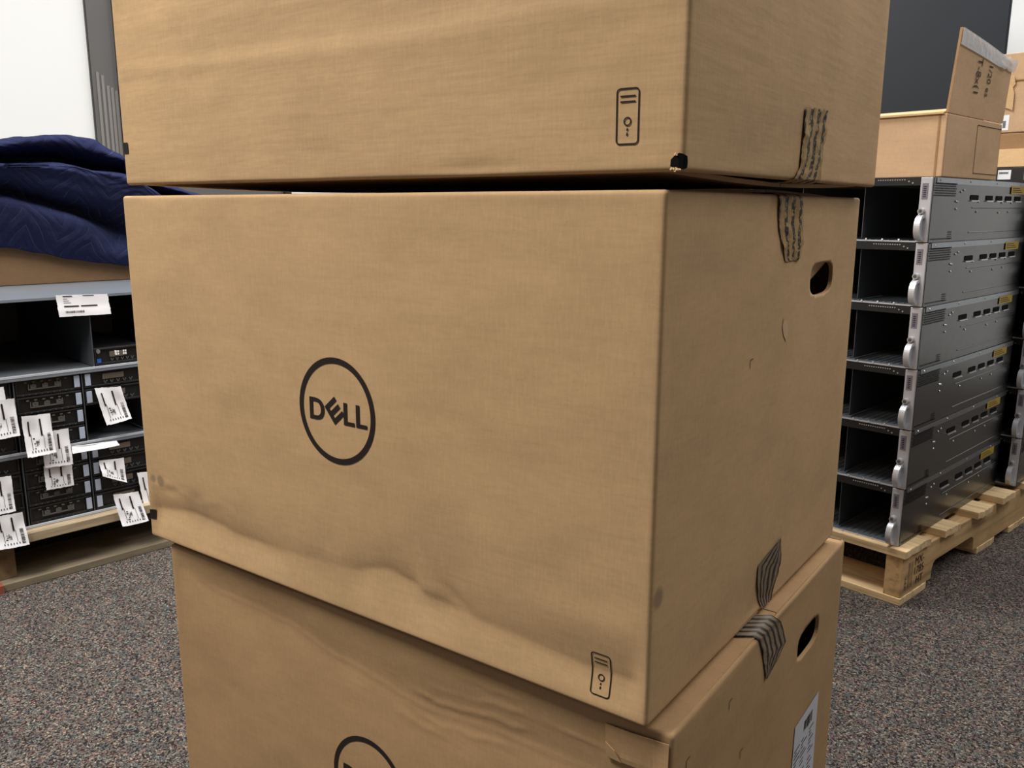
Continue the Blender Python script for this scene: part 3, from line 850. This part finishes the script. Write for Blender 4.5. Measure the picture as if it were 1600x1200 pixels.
# ------------------------------------------------------------------ small cartons on the right
def open_carton():
    z0 = .1291+.1326*5+SH+.0008
    r = empty('open_carton', rf(.0015, .016, z0), -radians(10.2), label='small open carton with a raised taped flap on the front server stack', cat='carton')
    w, d, h, t = .30, .330, .124, .004
    b = MB()
    b.box(-w, 0, 0, t, 0, h); b.box(-w, 0, d-t, d, 0, h); b.box(-w, -w+t, t, d-t, 0, h); b.box(-t, 0, t, d-t, 0, h); b.box(-w+t, -t, t, d-t, 0, t)
    # printed rectangle on the side
    b.build('carton_body', M['kraft_far'], r, bevel=.0025)
    b = MB()
    for a in (((.175,.012),(.330-.006,.012)),((.175,.112),(.330-.004,.112)),((.175,.012),(.175,.112))):
        (ya, za), (yb, zb) = a
        b.box(.0003, .0007, ya-.0006, yb+.0006, za-.0006, zb+.0006)
    b.build('printed_outline', M['ink_soft'], r)
    # raised side flap
    nu, nv = 12, 10; rows, rows2 = [], []
    for i in range(nv+1):
        v = i/nv; ra, rb = [], []
        for j in range(nu+1):
            u = j/nu; y = lerp(.004, .334, u)+.012*v*(1-u)+.004*v; zz = h+.002+v*lerp(.162, .128, u)
            x = -.001+.006*v+.004*sin(pi*u)*v
            ra.append((x, y, zz)); rb.append((x-.0045, y, zz))
        rows.append(ra); rows2.append(rb)
    b = MB(); b.grid(rows); b.grid([q[::-1] for q in rows2])
    for A, B in ((rows[0], rows2[0]), (rows[-1], rows2[-1]), ([q[0] for q in rows], [q[0] for q in rows2]), ([q[-1] for q in rows], [q[-1] for q in rows2])): b.grid([A, B], 1)
    f = b.build('side_flap', [M['kraft_far'], M['kraft_dark']], r)
    # clear tape along the flap's top, loose at its far end
    tr = []
    for i in range(7):
        v = lerp(.80, 1.0, i/6); row = []
        for j in range(21):
            u = j/20*1.06; uu = min(1, u); y = lerp(.004, .334, u)+.012*v*(1-uu)+.004*v
            zz = h+.002+v*lerp(.162, .128, uu); x = .0005+.006*v+.004*sin(pi*uu)*v
            if u > .72: x += .006*abs(nz(u*20, v*9, 1)); zz += (u-.72)*.05*nz(u*16, v*4, 3)+ (u-.72)*.03
            row.append((x+.001, y, zz))
        tr.append(row)
    b = MB(); b.grid(tr); tag(b.build('clear_tape', M['clear'], f, smooth=True), 'glossy clear tape peeling off the flap')
    # hand-written marks running down the flap
    b = MB()
    def wr(y0, zt):
        def fn(u, v):
            y = y0+v*1.5; zz = zt-u*1.05
            q = max(0, (zz-h)/.145); return (-.001+.006*q+.004*sin(pi*min(1, max(0, y/.33)))*q+.0012, y, zz)
        return fn
    text_mesh('T-8x(1', .026, wr(.118, .243), b); text_mesh('1/20 es', .022, wr(.186, .238), b)
    b.build('handwriting', M['ink_soft'], f)
    # front flap folded back over the rim
    b = MB(); b.add([(-w,-.002,h),(-.006,-.002,h),(-.008,.045,h+.010),(-w,.045,h+.010)], [(0,1,2,3)])
    b.add([(-w,-.002,h-.001),(-w,-.002,h+.003),(-.006,-.002,h+.003),(-.006,-.002,h-.001)], [(3,2,1,0)])
    o = b.build('front_flap', M['kraft_edge'], r); s = o.modifiers.new('thick', 'SOLIDIFY'); s.thickness = .003; s.offset = 1
    b = MB(); b.box(-.016, -.012, -.0012, .0, .0, h); b.build('corner_seam', M['kraft_dark'], r)
open_carton()

def rear_cartons():
    z = ZR+.0008
    r = empty('flat_carton', rf(.10, .69, z), -radians(10.3), label='low brown carton with a bright front lip on the rear stack', cat='carton')
    b = MB(); b.box(-.50, 0, .0, .40, 0, .088); b.build('carton_body', M['kraft_dark'], r, bevel=.003)
    b = MB(); rows = [[(-.50, -.001-.012*k/3, .046-.046*k/3+.001), (0, -.001-.012*k/3, .046-.046*k/3+.001)] for k in range(4)]
    b.grid(rows); o = b.build('front_flap', M['kraft_edge'], r); s = o.modifiers.new('thick', 'SOLIDIFY'); s.thickness = .003
    r2 = empty('packing_box', rf(.10, .69, z+.0895), -radians(10.3), label='brown carton with a torn paper strip and white sticker, topmost at the right edge', cat='carton')
    w, d, h, t = .255, .36, .197, .004
    b = MB()
    b.box(-w, 0, 0, t, 0, h); b.box(-w, 0, d-t, d, 0, h); b.box(-w, -w+t, t, d-t, 0, h); b.box(-t, 0, t, d-t, 0, h); b.box(-w+t, -t, t, d-t, 0, t); b.box(-w+t, -t, t, d-t, h-t, h)
    b.build('carton_body', M['kraft_far'], r2, bevel=.003)
    b = MB(); pts = [(-.218,.146),(-.191,.141),(-.186,.120),(-.192,.112),(-.187,.098),(-.186,.055),(-.212,.066)]
    b.add([(x, -.004-.003*abs(sin(x*90+zz*40)), zz) for x, zz in pts], [tuple(range(len(pts)))[::-1]])
    tag(b.build('torn_paper', M['kraft_edge'], r2), 'torn pale tan paper strip')
    b = MB(); b.box(-.211, -.193, -.0012, 0, .006, .044); b.box(-.207, -.200, -.0016, -.0012, .012, .03, 1); b.build('sticker', [M['paper'], M['port']], r2)
    b = MB(); b.box(-w, 0, -.003, -.0005, .128, .131); b.build('fold_line', M['kraft_dark'], r2)
rear_cartons()

# tall dark cabinet behind
def cabinet():
    r = empty('rack_cabinet', rf(-.414, 1.62, 0), radians(7.5), label='tall dark slate cabinet standing behind the open carton', cat='cabinet')
    b = MB(); b.box(-.75, 0, 0, .9, .04, 2.05); b.build('cabinet_shell', M['slate'], r, bevel=.004)
    b = MB(); b.box(-.742, -.008, -.012, -.001, .06, 2.03); b.build('front_panel', M['slate'], r, bevel=.002)
    b = MB(); b.box(-.73, -.02, .02, .88, 0, .04); b.build('plinth', M['black_plastic'], r)
    b = MB(); b.box(-.70, -.68, -.03, -.012, 1.0, 1.15); b.build('door_handle', M['black_plastic'], r, bevel=.003)
cabinet()

# ------------------------------------------------------------------ left: chassis and sleds
CW, CD, CH = .5945, .74, .1765
CX = -.066
def sled_chassis(name, z, dividers, label):
    r = empty(name, lf(CX, .03, z), LR, label=label, cat='server enclosure', group='server enclosures stacked on the left pallet')
    t = .0018; b = MB()
    b.box(0, CW, 0, CD, 0, t); b.box(0, t, 0, CD, t, CH-t); b.box(CW-t, CW, 0, CD, t, CH-t); b.box(0, CW, CD-t, CD, t, CH-t)
    b.build('case', M['galv'], r)
    b = MB(); b.box(0, CW, 0, CD, CH-t, CH); b.box(0, CW, -.001, 0, CH-.006, CH); b.build('lid', M['lid_pale'], r)
    e = .003; b = MB()
    b.quad((e,.006,e),(CW-e,.006,e),(CW-e,.6,e),(e,.6,e)); b.quad((e,.6,CH-e),(CW-e,.6,CH-e),(CW-e,.006,CH-e),(e,.006,CH-e))
    b.quad((CW-e,.006,e),(CW-e,.006,CH-e),(CW-e,.6,CH-e),(CW-e,.6,e)); b.quad((e,.6,e),(e,.6,CH-e),(e,.006,CH-e),(e,.006,e)); b.quad((e,.6,e),(CW-e,.6,e),(CW-e,.6,CH-e),(e,.6,CH-e))
    b.build('inner_liner', M['bay_black'], r)
    b = MB(); b.box(0, CW, -.0015, .004, 0, .005); b.build('front_lip', M['lip'], r)
    for x in dividers:
        b = MB(); b.box(x, x+.0022, .004, .58, .005, CH-.004); b.build('column_divider', M['graphite'], r)
    return r
M['lip'] = plain('pale_edge', srgb(190,196,204), .4)
M['lid_pale'] = plain('pale_lid', srgb(128,136,146), .35, .1, .12, 12)  # pale colour stands in for light reflected off the steel lid
ZC = [.1262, .1262+.1775, .1262+.355]
c0 = sled_chassis('server_enclosure', ZC[0], (.1492, .2952, .4422), 'steel enclosure full of black sleds, lowest on the left pallet')
c1 = sled_chassis('server_enclosure', ZC[1], (.1492, .2952, .4422), 'steel enclosure full of black sleds, in the middle of the left stack')
c2 = sled_chassis('server_enclosure', ZC[2], (.3260,), 'steel enclosure with a wide empty bay, topmost of the left stack')
b = MB()
for x, z in ((.115,.118),(.117,.095)): b.cyl((x, .598, z), (0,-1,0), .004, .004, 10)
b.box(.10, .135, .59, .598, .10, .112, 0); b.build('inner_bracket', M['graphite'], c2)

PW, PD, PH = .1405, .52, .0412
def sled_proto(kind):
    r = empty('server_sled')
    b = MB(); b.box(0, PW, .004, PD, 0, PH); b.build('sled_body', M['black_plastic'], r, bevel=.001)
    b = MB()
    b.box(.001, PW-.001, -.001, .004, .001, .006); b.box(.001, PW-.001, -.001, .004, PH-.005, PH-.001); b.box(.001, .005, -.001, .004, .006, PH-.005); b.box(PW-.005, PW-.001, -.001, .004, .006, PH-.005)
    b.build('front_bezel', M['black_plastic'], r, bevel=.0008)
    if kind == 'ports':
        b = MB(); b.box(.126, .1385, -.0022, -.001, .007, .035); b.build('pull_tab', M['tab'], r, bevel=.0005)
        b = MB(); b.box(.028, .098, .000, .004, .014, .0165); b.box(.028, .030, 0, .004, .0165, .028); b.box(.096, .098, 0, .004, .0165, .028)
        for x in (.033, .058, .084):
            b.box(x, x+.012, .0005, .004, .017, .026); b.box(x+.004, x+.008, -.0005, .0005, .024, .028)
        b.build('port', M['port2'], r)
        b = MB()
        for k in range(9): x = .016+.013*k; b.cyl((x, -.0012, .0038), (0,-1,0), .0013, .0006, 6)
        for k in range(6): x = .02+.017*k; b.box(x, x+.006, -.0012, .001, .031, .0335)
        b.build('status_light', M['port2'], r)
    else:
        b = MB(); b.box(.0045, .017, -.0022, -.001, .007, .035); b.build('pull_tab', M['tab'], r, bevel=.0005)
        b = MB(); b.box(.045, .095, -.0005, .004, .018, .031); b.build('taupe_plate', M['taupe'], r)
        b = MB()
        for k in range(5):
            x = .046+.015*k
            b.add([(x,-.0006,.015),(x+.003,-.0006,.015),(x+.0055,-.0006,.008),(x+.0045,-.0006,.007)], [(0,1,2,3)]); b.add([(x+.010,-.0006,.015),(x+.007,-.0006,.015),(x+.0045,-.0006,.007),(x+.0055,-.0006,.008)], [(0,1,2,3)])
        b.build('vent_mark', M['port2'], r)
    return r
M['port2'] = plain('dim_grey_print', srgb(88,88,86), .5)

def sleds():
    pa, pb = sled_proto('ports'), sled_proto('plate')
    fa = fb = True
    rows = ['bottom row', 'second row up', 'third row up', 'top row']
    encl = ['lowest enclosure', 'middle enclosure']
    cols = ['left-hand column', 'centre column', 'right-hand column']
    for e in range(2):
        for c in range(3):
            for k in range(4):
                if e == 1 and c == 2 and k < 2: continue
                if c == 1:
                    o = pa if fa else copy_tree(pa); fa = False
                else:
                    o = pb if fb else copy_tree(pb); fb = False
                x = CX+.005+(0, .1475, .2935)[c] if c else CX+.005
                o.location = lf(x, .034+random.uniform(0, .003), ZC[e]+.0058+.0418*k); o.rotation_euler.z = LR
                tag(o, 'black server sled in the %s, %s, %s' % (encl[e], cols[c], rows[k]), 'server sled', 'black sleds in the left enclosures')
    o = copy_tree(pb); o.location = lf(CX+.3295, .036, ZC[2]+.0058); o.rotation_euler.z = LR
    o.scale.x = .80
    tag(o, 'lone black server sled with blue sticker in the topmost enclosure', 'server sled', 'black sleds in the left enclosures')
    for ch in list(o.children):
        if ch.name.startswith('pull_tab'): bpy.data.objects.remove(ch)
    b = MB(); b.cyl((.012, -.001, .034), (0,-1,0), .0055, .0012, 20); b.build('round_badge', M['grey_disc'], o)
    b = MB(); b.box(.007, .018, -.002, -.001, .006, .016); b.build('blue_sticker', M['blue'], o)
    b = MB(); b.box(.06, .064, -.0012, .003, .022, .032); 
    for x in (.062, .084):
        for dx in (0, .006):
            for dz in (0, .006): b.box(x+dx, x+dx+.004, -.0016, 0, .021+dz, .0255+dz)
    b.build('port', M['paper'], o)
sleds()

# ------------------------------------------------------------------ paper tags
def paper_tag(quad, off, label, style, seed, curl=.008, name='paper_tag'):
    """quad: four (x, z) corners TL TR BR BL on the enclosure front"""
    random.seed(seed)
    TL, TR, BR, BL = quad; cx = sum(p[0] for p in quad)/4; cz = sum(p[1] for p in quad)/4
    org = lf(cx, .03-off, cz)
    def P(u, v, o=0, jag=0):
        x = lerp(lerp(TL[0], TR[0], u), lerp(BL[0], BR[0], u), v); z = lerp(lerp(TL[1], TR[1], u), lerp(BL[1], BR[1], u), v)
        bow = curl*(.25*sin(pi*u)+.9*v*v+.3*nz(u*2+seed, v*2, seed))
        return (x-cx, -bow-o, z-cz)
    b = MB(); n = 14; rows = []
    for i in range(n+1):
        r = []
        for j in range(n+1):
            u, v = j/n, i/n
            if i in (0, n): v += .02*nz(u*9, seed, i)
            if j in (0, n): u += .02*nz(v*9, seed+2, j)
            r.append(P(u, v))
        rows.append(r)
    b.grid(rows)
    def bar(u0, u1, v0, v1):
        m = max(1, int(max(abs(u1-u0), abs(v1-v0))*10))
        for k in range(m):
            if abs(v1-v0) > abs(u1-u0): a, c = lerp(v0, v1, k/m), lerp(v0, v1, (k+1)/m); b.quad(P(u0,c,.0009),P(u1,c,.0009),P(u1,a,.0009),P(u0,a,.0009), 1)
            else: a, c = lerp(u0, u1, k/m), lerp(u0, u1, (k+1)/m); b.quad(P(a,v1,.0009),P(c,v1,.0009),P(c,v0,.0009),P(a,v0,.0009), 1)
    if style == 'upright':
        bar(.16, .21, .14, .50); bar(.56, .62, .10, .52)
        for k in range(15): v = .48+.030*k; bar(.78, .90, v, v+random.choice((.010,.016,.020)))
        for k in range(7): u = .18+.10*k; bar(u, u+.03, .86, .91)
        for k in range(5): v = .56+.06*k; bar(.30+random.uniform(-.04,.04), .34, v, v+.03)
        bar(.22, .235, .45, .84); bar(.64, .652, .50, .84)
        for k in range(6): bar(.36+.02*k, .372+.02*k, .62+random.uniform(-.04,.04), .72+random.uniform(-.03,.06))
    elif style == 'flat':
        bar(.12, .40, .50, .56); bar(.44, .76, .50, .56); bar(.12, .30, .04, .09); bar(.50, .72, .03, .06)
        for k in range(20): u = .13+.018*k; bar(u, u+random.choice((.006,.010,.013)), .74, .84)
        for k in range(3): bar(.12, .20+.03*k, .18+.09*k, .20+.09*k)
    o = b.build(name, [M['paper'], M['ink']], None, smooth=False)
    o.location = org; o.rotation_euler.z = LR
    s = o.modifiers.new('thick', 'SOLIDIFY') if style == 'strip' else None
    if s: s.thickness = .002
    return tag(o, label, 'paper tag', 'white paper tags on the left enclosures')
TAGS = [
 ([(.1897,.6622),(.3038,.6575),(.3069,.6098),(.1916,.6120)], .004, 'wide white printed tag hanging from the top edge of the left stack', 'flat', .004),
 ([(.2529,.4358),(.3138,.4317),(.3298,.3500),(.2696,.3428)], .006, 'tilted white printed tag in the right-hand column of the middle enclosure', 'upright', .012),
 ([(.0883,.3961),(.1483,.3935),(.1491,.3025),(.0891,.3009)], .014, 'large white printed tag overlapping the top of the column of three tags', 'upright', .014),
 ([(.1249,.3501),(.1859,.3500),(.1861,.2635),(.1249,.2672)], .008, 'white printed tag in the middle of the column of three tags', 'upright', .008),
 ([(.1250,.2687),(.1863,.2650),(.1853,.2095),(.1248,.2110)], .004, 'short white printed tag at the bottom of the column of three tags', 'upright', .004),
 ([(.0067,.4661),(.0632,.4666),(.0646,.4061),(.0150,.4021)], .004, 'upper white tag cut by the picture edge, on the middle enclosure', 'upright', .004),
 ([(.0113,.4393),(.0796,.4391),(.0813,.3539),(.0198,.3528)], .010, 'white tag at the picture edge hanging below another tag, on the middle enclosure', 'upright', .010),
 ([(-.005,.2660),(.0561,.2623),(.0555,.1797),(-.002,.1810)], .006, 'white tag at the picture edge, on the lowest enclosure', 'upright', .010),
 ([(.0000,.1870),(.0613,.1834),(.0657,.1070),(.0056,.1110)], .042, 'lowest white tag at the picture edge, hanging over the pallet board', 'upright', .012),
 ([(.2469,.2570),(.3059,.2529),(.3051,.1900),(.2495,.2191)], .006, 'small white tag curling up in the right-hand column of the lowest enclosure', 'upright', .010),
 ([(.2597,.1762),(.3201,.1701),(.3346,.0931),(.2710,.0946)], .042, 'tilted white tag hanging over the pallet board beside the big carton', 'upright', .014),
 ([(.3349,.2067),(.3944,.2004),(.4071,.1093),(.3445,.1112)], .004, 'white tag half hidden behind the left edge of the big middle carton', 'upright', .006),
 ([(.1886,.3050),(.2914,.2990),(.2955,.2870),(.1871,.2880)], .006, 'white paper strip lying along the ledge of the lowest enclosure', 'strip', .010),
]
for k, (q, off, lab, st, cu) in enumerate(TAGS): paper_tag(q, off, lab, st, k+1, cu, 'paper_strip' if st == 'strip' else 'paper_tag')

# ------------------------------------------------------------------ carton under the blanket, and the blanket
ZT = ZC[2]+CH+.0006
def blanket():
    r = empty('flat_carton', lf(-.34, .41, ZT), LR, label='wide brown carton under the navy blanket on the left stack', cat='carton')
    w, d, h, t = 1.06, .52, .105, .004
    b = MB(); b.box(0, w, 0, t, 0, h); b.box(0, w, d-t, d, 0, h); b.box(0, t, t, d-t, 0, h); b.box(w-t, w, t, d-t, 0, h); b.box(t, w-t, t, d-t, 0, t); b.box(t, w-t, t, d-t, h-t, h)
    b.build('carton_body', M['kraft_blanket_shadow'], r, bevel=.003)
    out = [.010,.045,.056,-.004,.056,.082,.092,  .084,-.060,.028,.016,-.10,-.30,-.44]
    prof = {
     -.40: [.745,.80,.83,.85,.87,.89,.90,.91,.915,.935,.95,.95,.92,.80],
      .05: [.775,.835,.895,.918,.945,.960,.965,.963,.972,.985,.995,1.000,.98,.82],
      .20: [.757,.820,.875,.897,.928,.948,.956,.957,.975,1.002,1.018,1.022,1.00,.85],
      .27: [.742,.800,.853,.878,.910,.942,.958,.963,.980,1.012,1.036,1.040,1.015,.85],
      .345: [.722,.775,.830,.857,.890,.930,.957,.968,.985,1.015,1.046,1.050,1.02,.85],
      .43: [.708,.750,.800,.833,.870,.910,.935,.950,.965,1.002,1.036,1.042,1.015,.85],
      .49: [.698,.735,.775,.812,.855,.893,.922,.943,.962,.987,1.010,1.016,.99,.84],
      .545: [.694,.727,.762,.80,.838,.870,.895,.913,.930,.950,.967,.972,.95,.83],
      .60: [.690,.720,.750,.785,.815,.840,.862,.878,.893,.910,.924,.930,.915,.82],
      .70: [.690,.712,.738,.768,.798,.825,.848,.862,.875,.890,.905,.910,.895,.82],
      .88: [.680,.700,.720,.740,.760,.780,.800,.815,.825,.835,.842,.845,.83,.79]}
    xs = sorted(prof); ns = len(out)
    def cr(p0, p1, p2, p3, t): return .5*((2*p1)+(-p0+p2)*t+(2*p0-5*p1+4*p2-p3)*t*t+(-p0+3*p1-3*p2+p3)*t**3)
    def col(x, k):
        i = 0
        while i < len(xs)-2 and xs[i+1] < x: i += 1
        t = (x-xs[i])/(xs[i+1]-xs[i]); g = lambda q: prof[xs[min(len(xs)-1, max(0, q))]][k]
        t = t*t*(3-2*t)*.5+t*.5
        return lerp(g(i), g(i+1), t)
    rows, uvs = [], []; NU, NV = 130, 9
    vs_ = [(k, q/NV) for k in range(ns-1) for q in range(NV)]+[(ns-2, 1.)]
    for (k, t) in vs_:
        r_, u_ = [], []
        for j in range(NU+1):
            x = lerp(-.40, .88, j/NU)
            def gz(q): return col(x, min(ns-1, max(0, q)))
            def go(q):
                q = min(ns-1, max(0, q)); o_ = out[q]
                fade = sstep(.62, .46, x)*sstep(-.2, .12, x)
                if q in (8, 9): o_ = lerp(o_+.035, o_, sstep(.50, .40, x))       # the deep pocket closes to the right
                if q == 3: o_ = lerp(.045, o_, fade) - .030*sstep(.30, .44, x)*sstep(.62, .52, x)
                if q in (1, 2): o_ -= (.020, .055)[q-1]*sstep(.34, .48, x)
                return o_
            z = cr(gz(k-1), gz(k), gz(k+1), gz(k+2), t); o_ = cr(go(k-1), go(k), go(k+1), go(k+2), t)
            s = k+t
            w = .008*nz(x*9, s*.8, 1)+.004*nz(x*22, s*1.3, 4)+.0018*nz(x*55, s*3, 7)
            y = .40-o_-w
            if s > 10: z = max(z+.5*w, ZT+h+.004)
            elif z < ZT+h+.02: y = min(y, .404)
            r_.append((x, y, z+.3*w)); u_.append((x+.02*nz(x*3, s, 2)+s*.008, s*.055))
        rows.append(r_); uvs.append(u_)
    b = MB(); b.grid([[(p[0], p[1]-.40, p[2]-.757) for p in r_] for r_ in rows], 0, uvs)
    o = b.build('moving_blanket', M['navy'], None, smooth=True); o.location = lf(0, .40, .757); o.rotation_euler.z = LR
    s = o.modifiers.new('thick', 'SOLIDIFY'); s.thickness = .006; s.offset = -1
    tag(o, 'navy blue quilted moving blanket heaped over the carton on the left stack', 'blanket')
blanket()

# ------------------------------------------------------------------ the room
def room():
    b = MB(); b.quad((-6,-4,0),(4,-4,0),(4,6,0),(-6,6,0)); tag(b.build('floor', M['carpet']), kind='structure')
    # left wall, parallel to the left pallet
    b = MB(); b.box(-3.2, 6.0, 0, .1, 0, 2.8); o = b.build('wall_left', M['plaster']); o.location = lf(0, 1.32, 0); o.rotation_euler.z = LR; tag(o, kind='structure')
    b = MB(); b.box(-3.5, 4.5, 0, .1, 0, 2.8); o = b.build('wall_back', M['plaster']); o.location = rf(0, 3.0, 0); o.rotation_euler.z = SR; tag(o, kind='structure')
    b = MB(); b.box(0, .1, -5, 5, 0, 2.8); o = b.build('added_dark_wall', plain('dark_reflection_grey', srgb(44,46,50), .8)); o.location = rf(2.9, 0, 0); o.rotation_euler.z = SR; tag(o, kind='structure')  # unseen dark wall, added to keep reflections in the steel sides dark
    # dark glazed strip beside the white wall
    w = empty('window_1', lf(.776, 1.318, 0), LR, kind='structure')
    b = MB(); b.box(.002, .092, -.012, -.008, .02, 2.78); b.box(.104, .76, -.012, -.008, .02, 2.78); b.build('window_pane', M['glass'], w)
    b = MB(); b.box(-.002, .78, -.003, -.001, .02, 2.78); b.build('window_backing', plain('grey_backing', srgb(86,84,86), .6), w)
    b = MB(); b.box(.092, .104, -.030, -.001, .0, 2.79); b.box(.76, .79, -.03, -.001, 0, 2.79); b.box(0, .76, -.02, -.001, 0, .02); b.build('window_frame', M['frame_dark'], w)
    for k, (x, zt) in enumerate(((.016,1.345),(.033,1.335),(.050,1.30),(.064,1.295),(.078,1.285))):
        b = MB(); b.box(x, x+.010, -.0145, -.0125, .5, zt); b.build('reflection_stripe', M['slat'], w)  # grey strips laid over the pane as painted reflections in the glass
    b = MB(); b.box(-3.2, 6.0, -.012, 0, 0, .10); o = b.build('baseboard_left', M['frame_dark']); o.location = lf(0, 1.305, 0); o.rotation_euler.z = LR; tag(o, kind='structure')
room()

# ------------------------------------------------------------------ light
def area(name, loc, sx, sy, power, col=(1,1,1), target=None, rotz=0):
    l = bpy.data.lights.new(name, 'AREA'); l.shape = 'RECTANGLE'; l.size = sx; l.size_y = sy; l.energy = power; l.color = col
    o = bpy.data.objects.new(name, l); COL.objects.link(o); o.location = loc; o.rotation_euler.z = rotz
    return o
area('ceiling_lamp', (-1.15, -1.12, 2.75), 1.2, .6, 92, (1,.97,.92))
area('ceiling_lamp', (-1.15, .85, 2.75), 1.2, .6, 44, (1,.98,.95))
area('ceiling_lamp', (1.4, .8, 2.75), 1.2, .6, 31, (1,.97,.93))
area('ceiling_lamp', (.3, 3.0, 2.75), 1.2, .6, 62, (1,.98,.95))
area('ceiling_lamp', (-1.8, 2.7, 2.75), 1.2, .6, 34, (1,.98,.95))
wd = bpy.data.worlds.new('room_light'); SC.world = wd; wd.use_nodes = True
bg = wd.node_tree.nodes['Background']; bg.inputs['Color'].default_value = (.95,.97,1,1); bg.inputs['Strength'].default_value = .17
SC.view_settings.view_transform = 'Standard'; SC.view_settings.look = 'None'
SC.view_settings.exposure = 0; SC.view_settings.gamma = 1
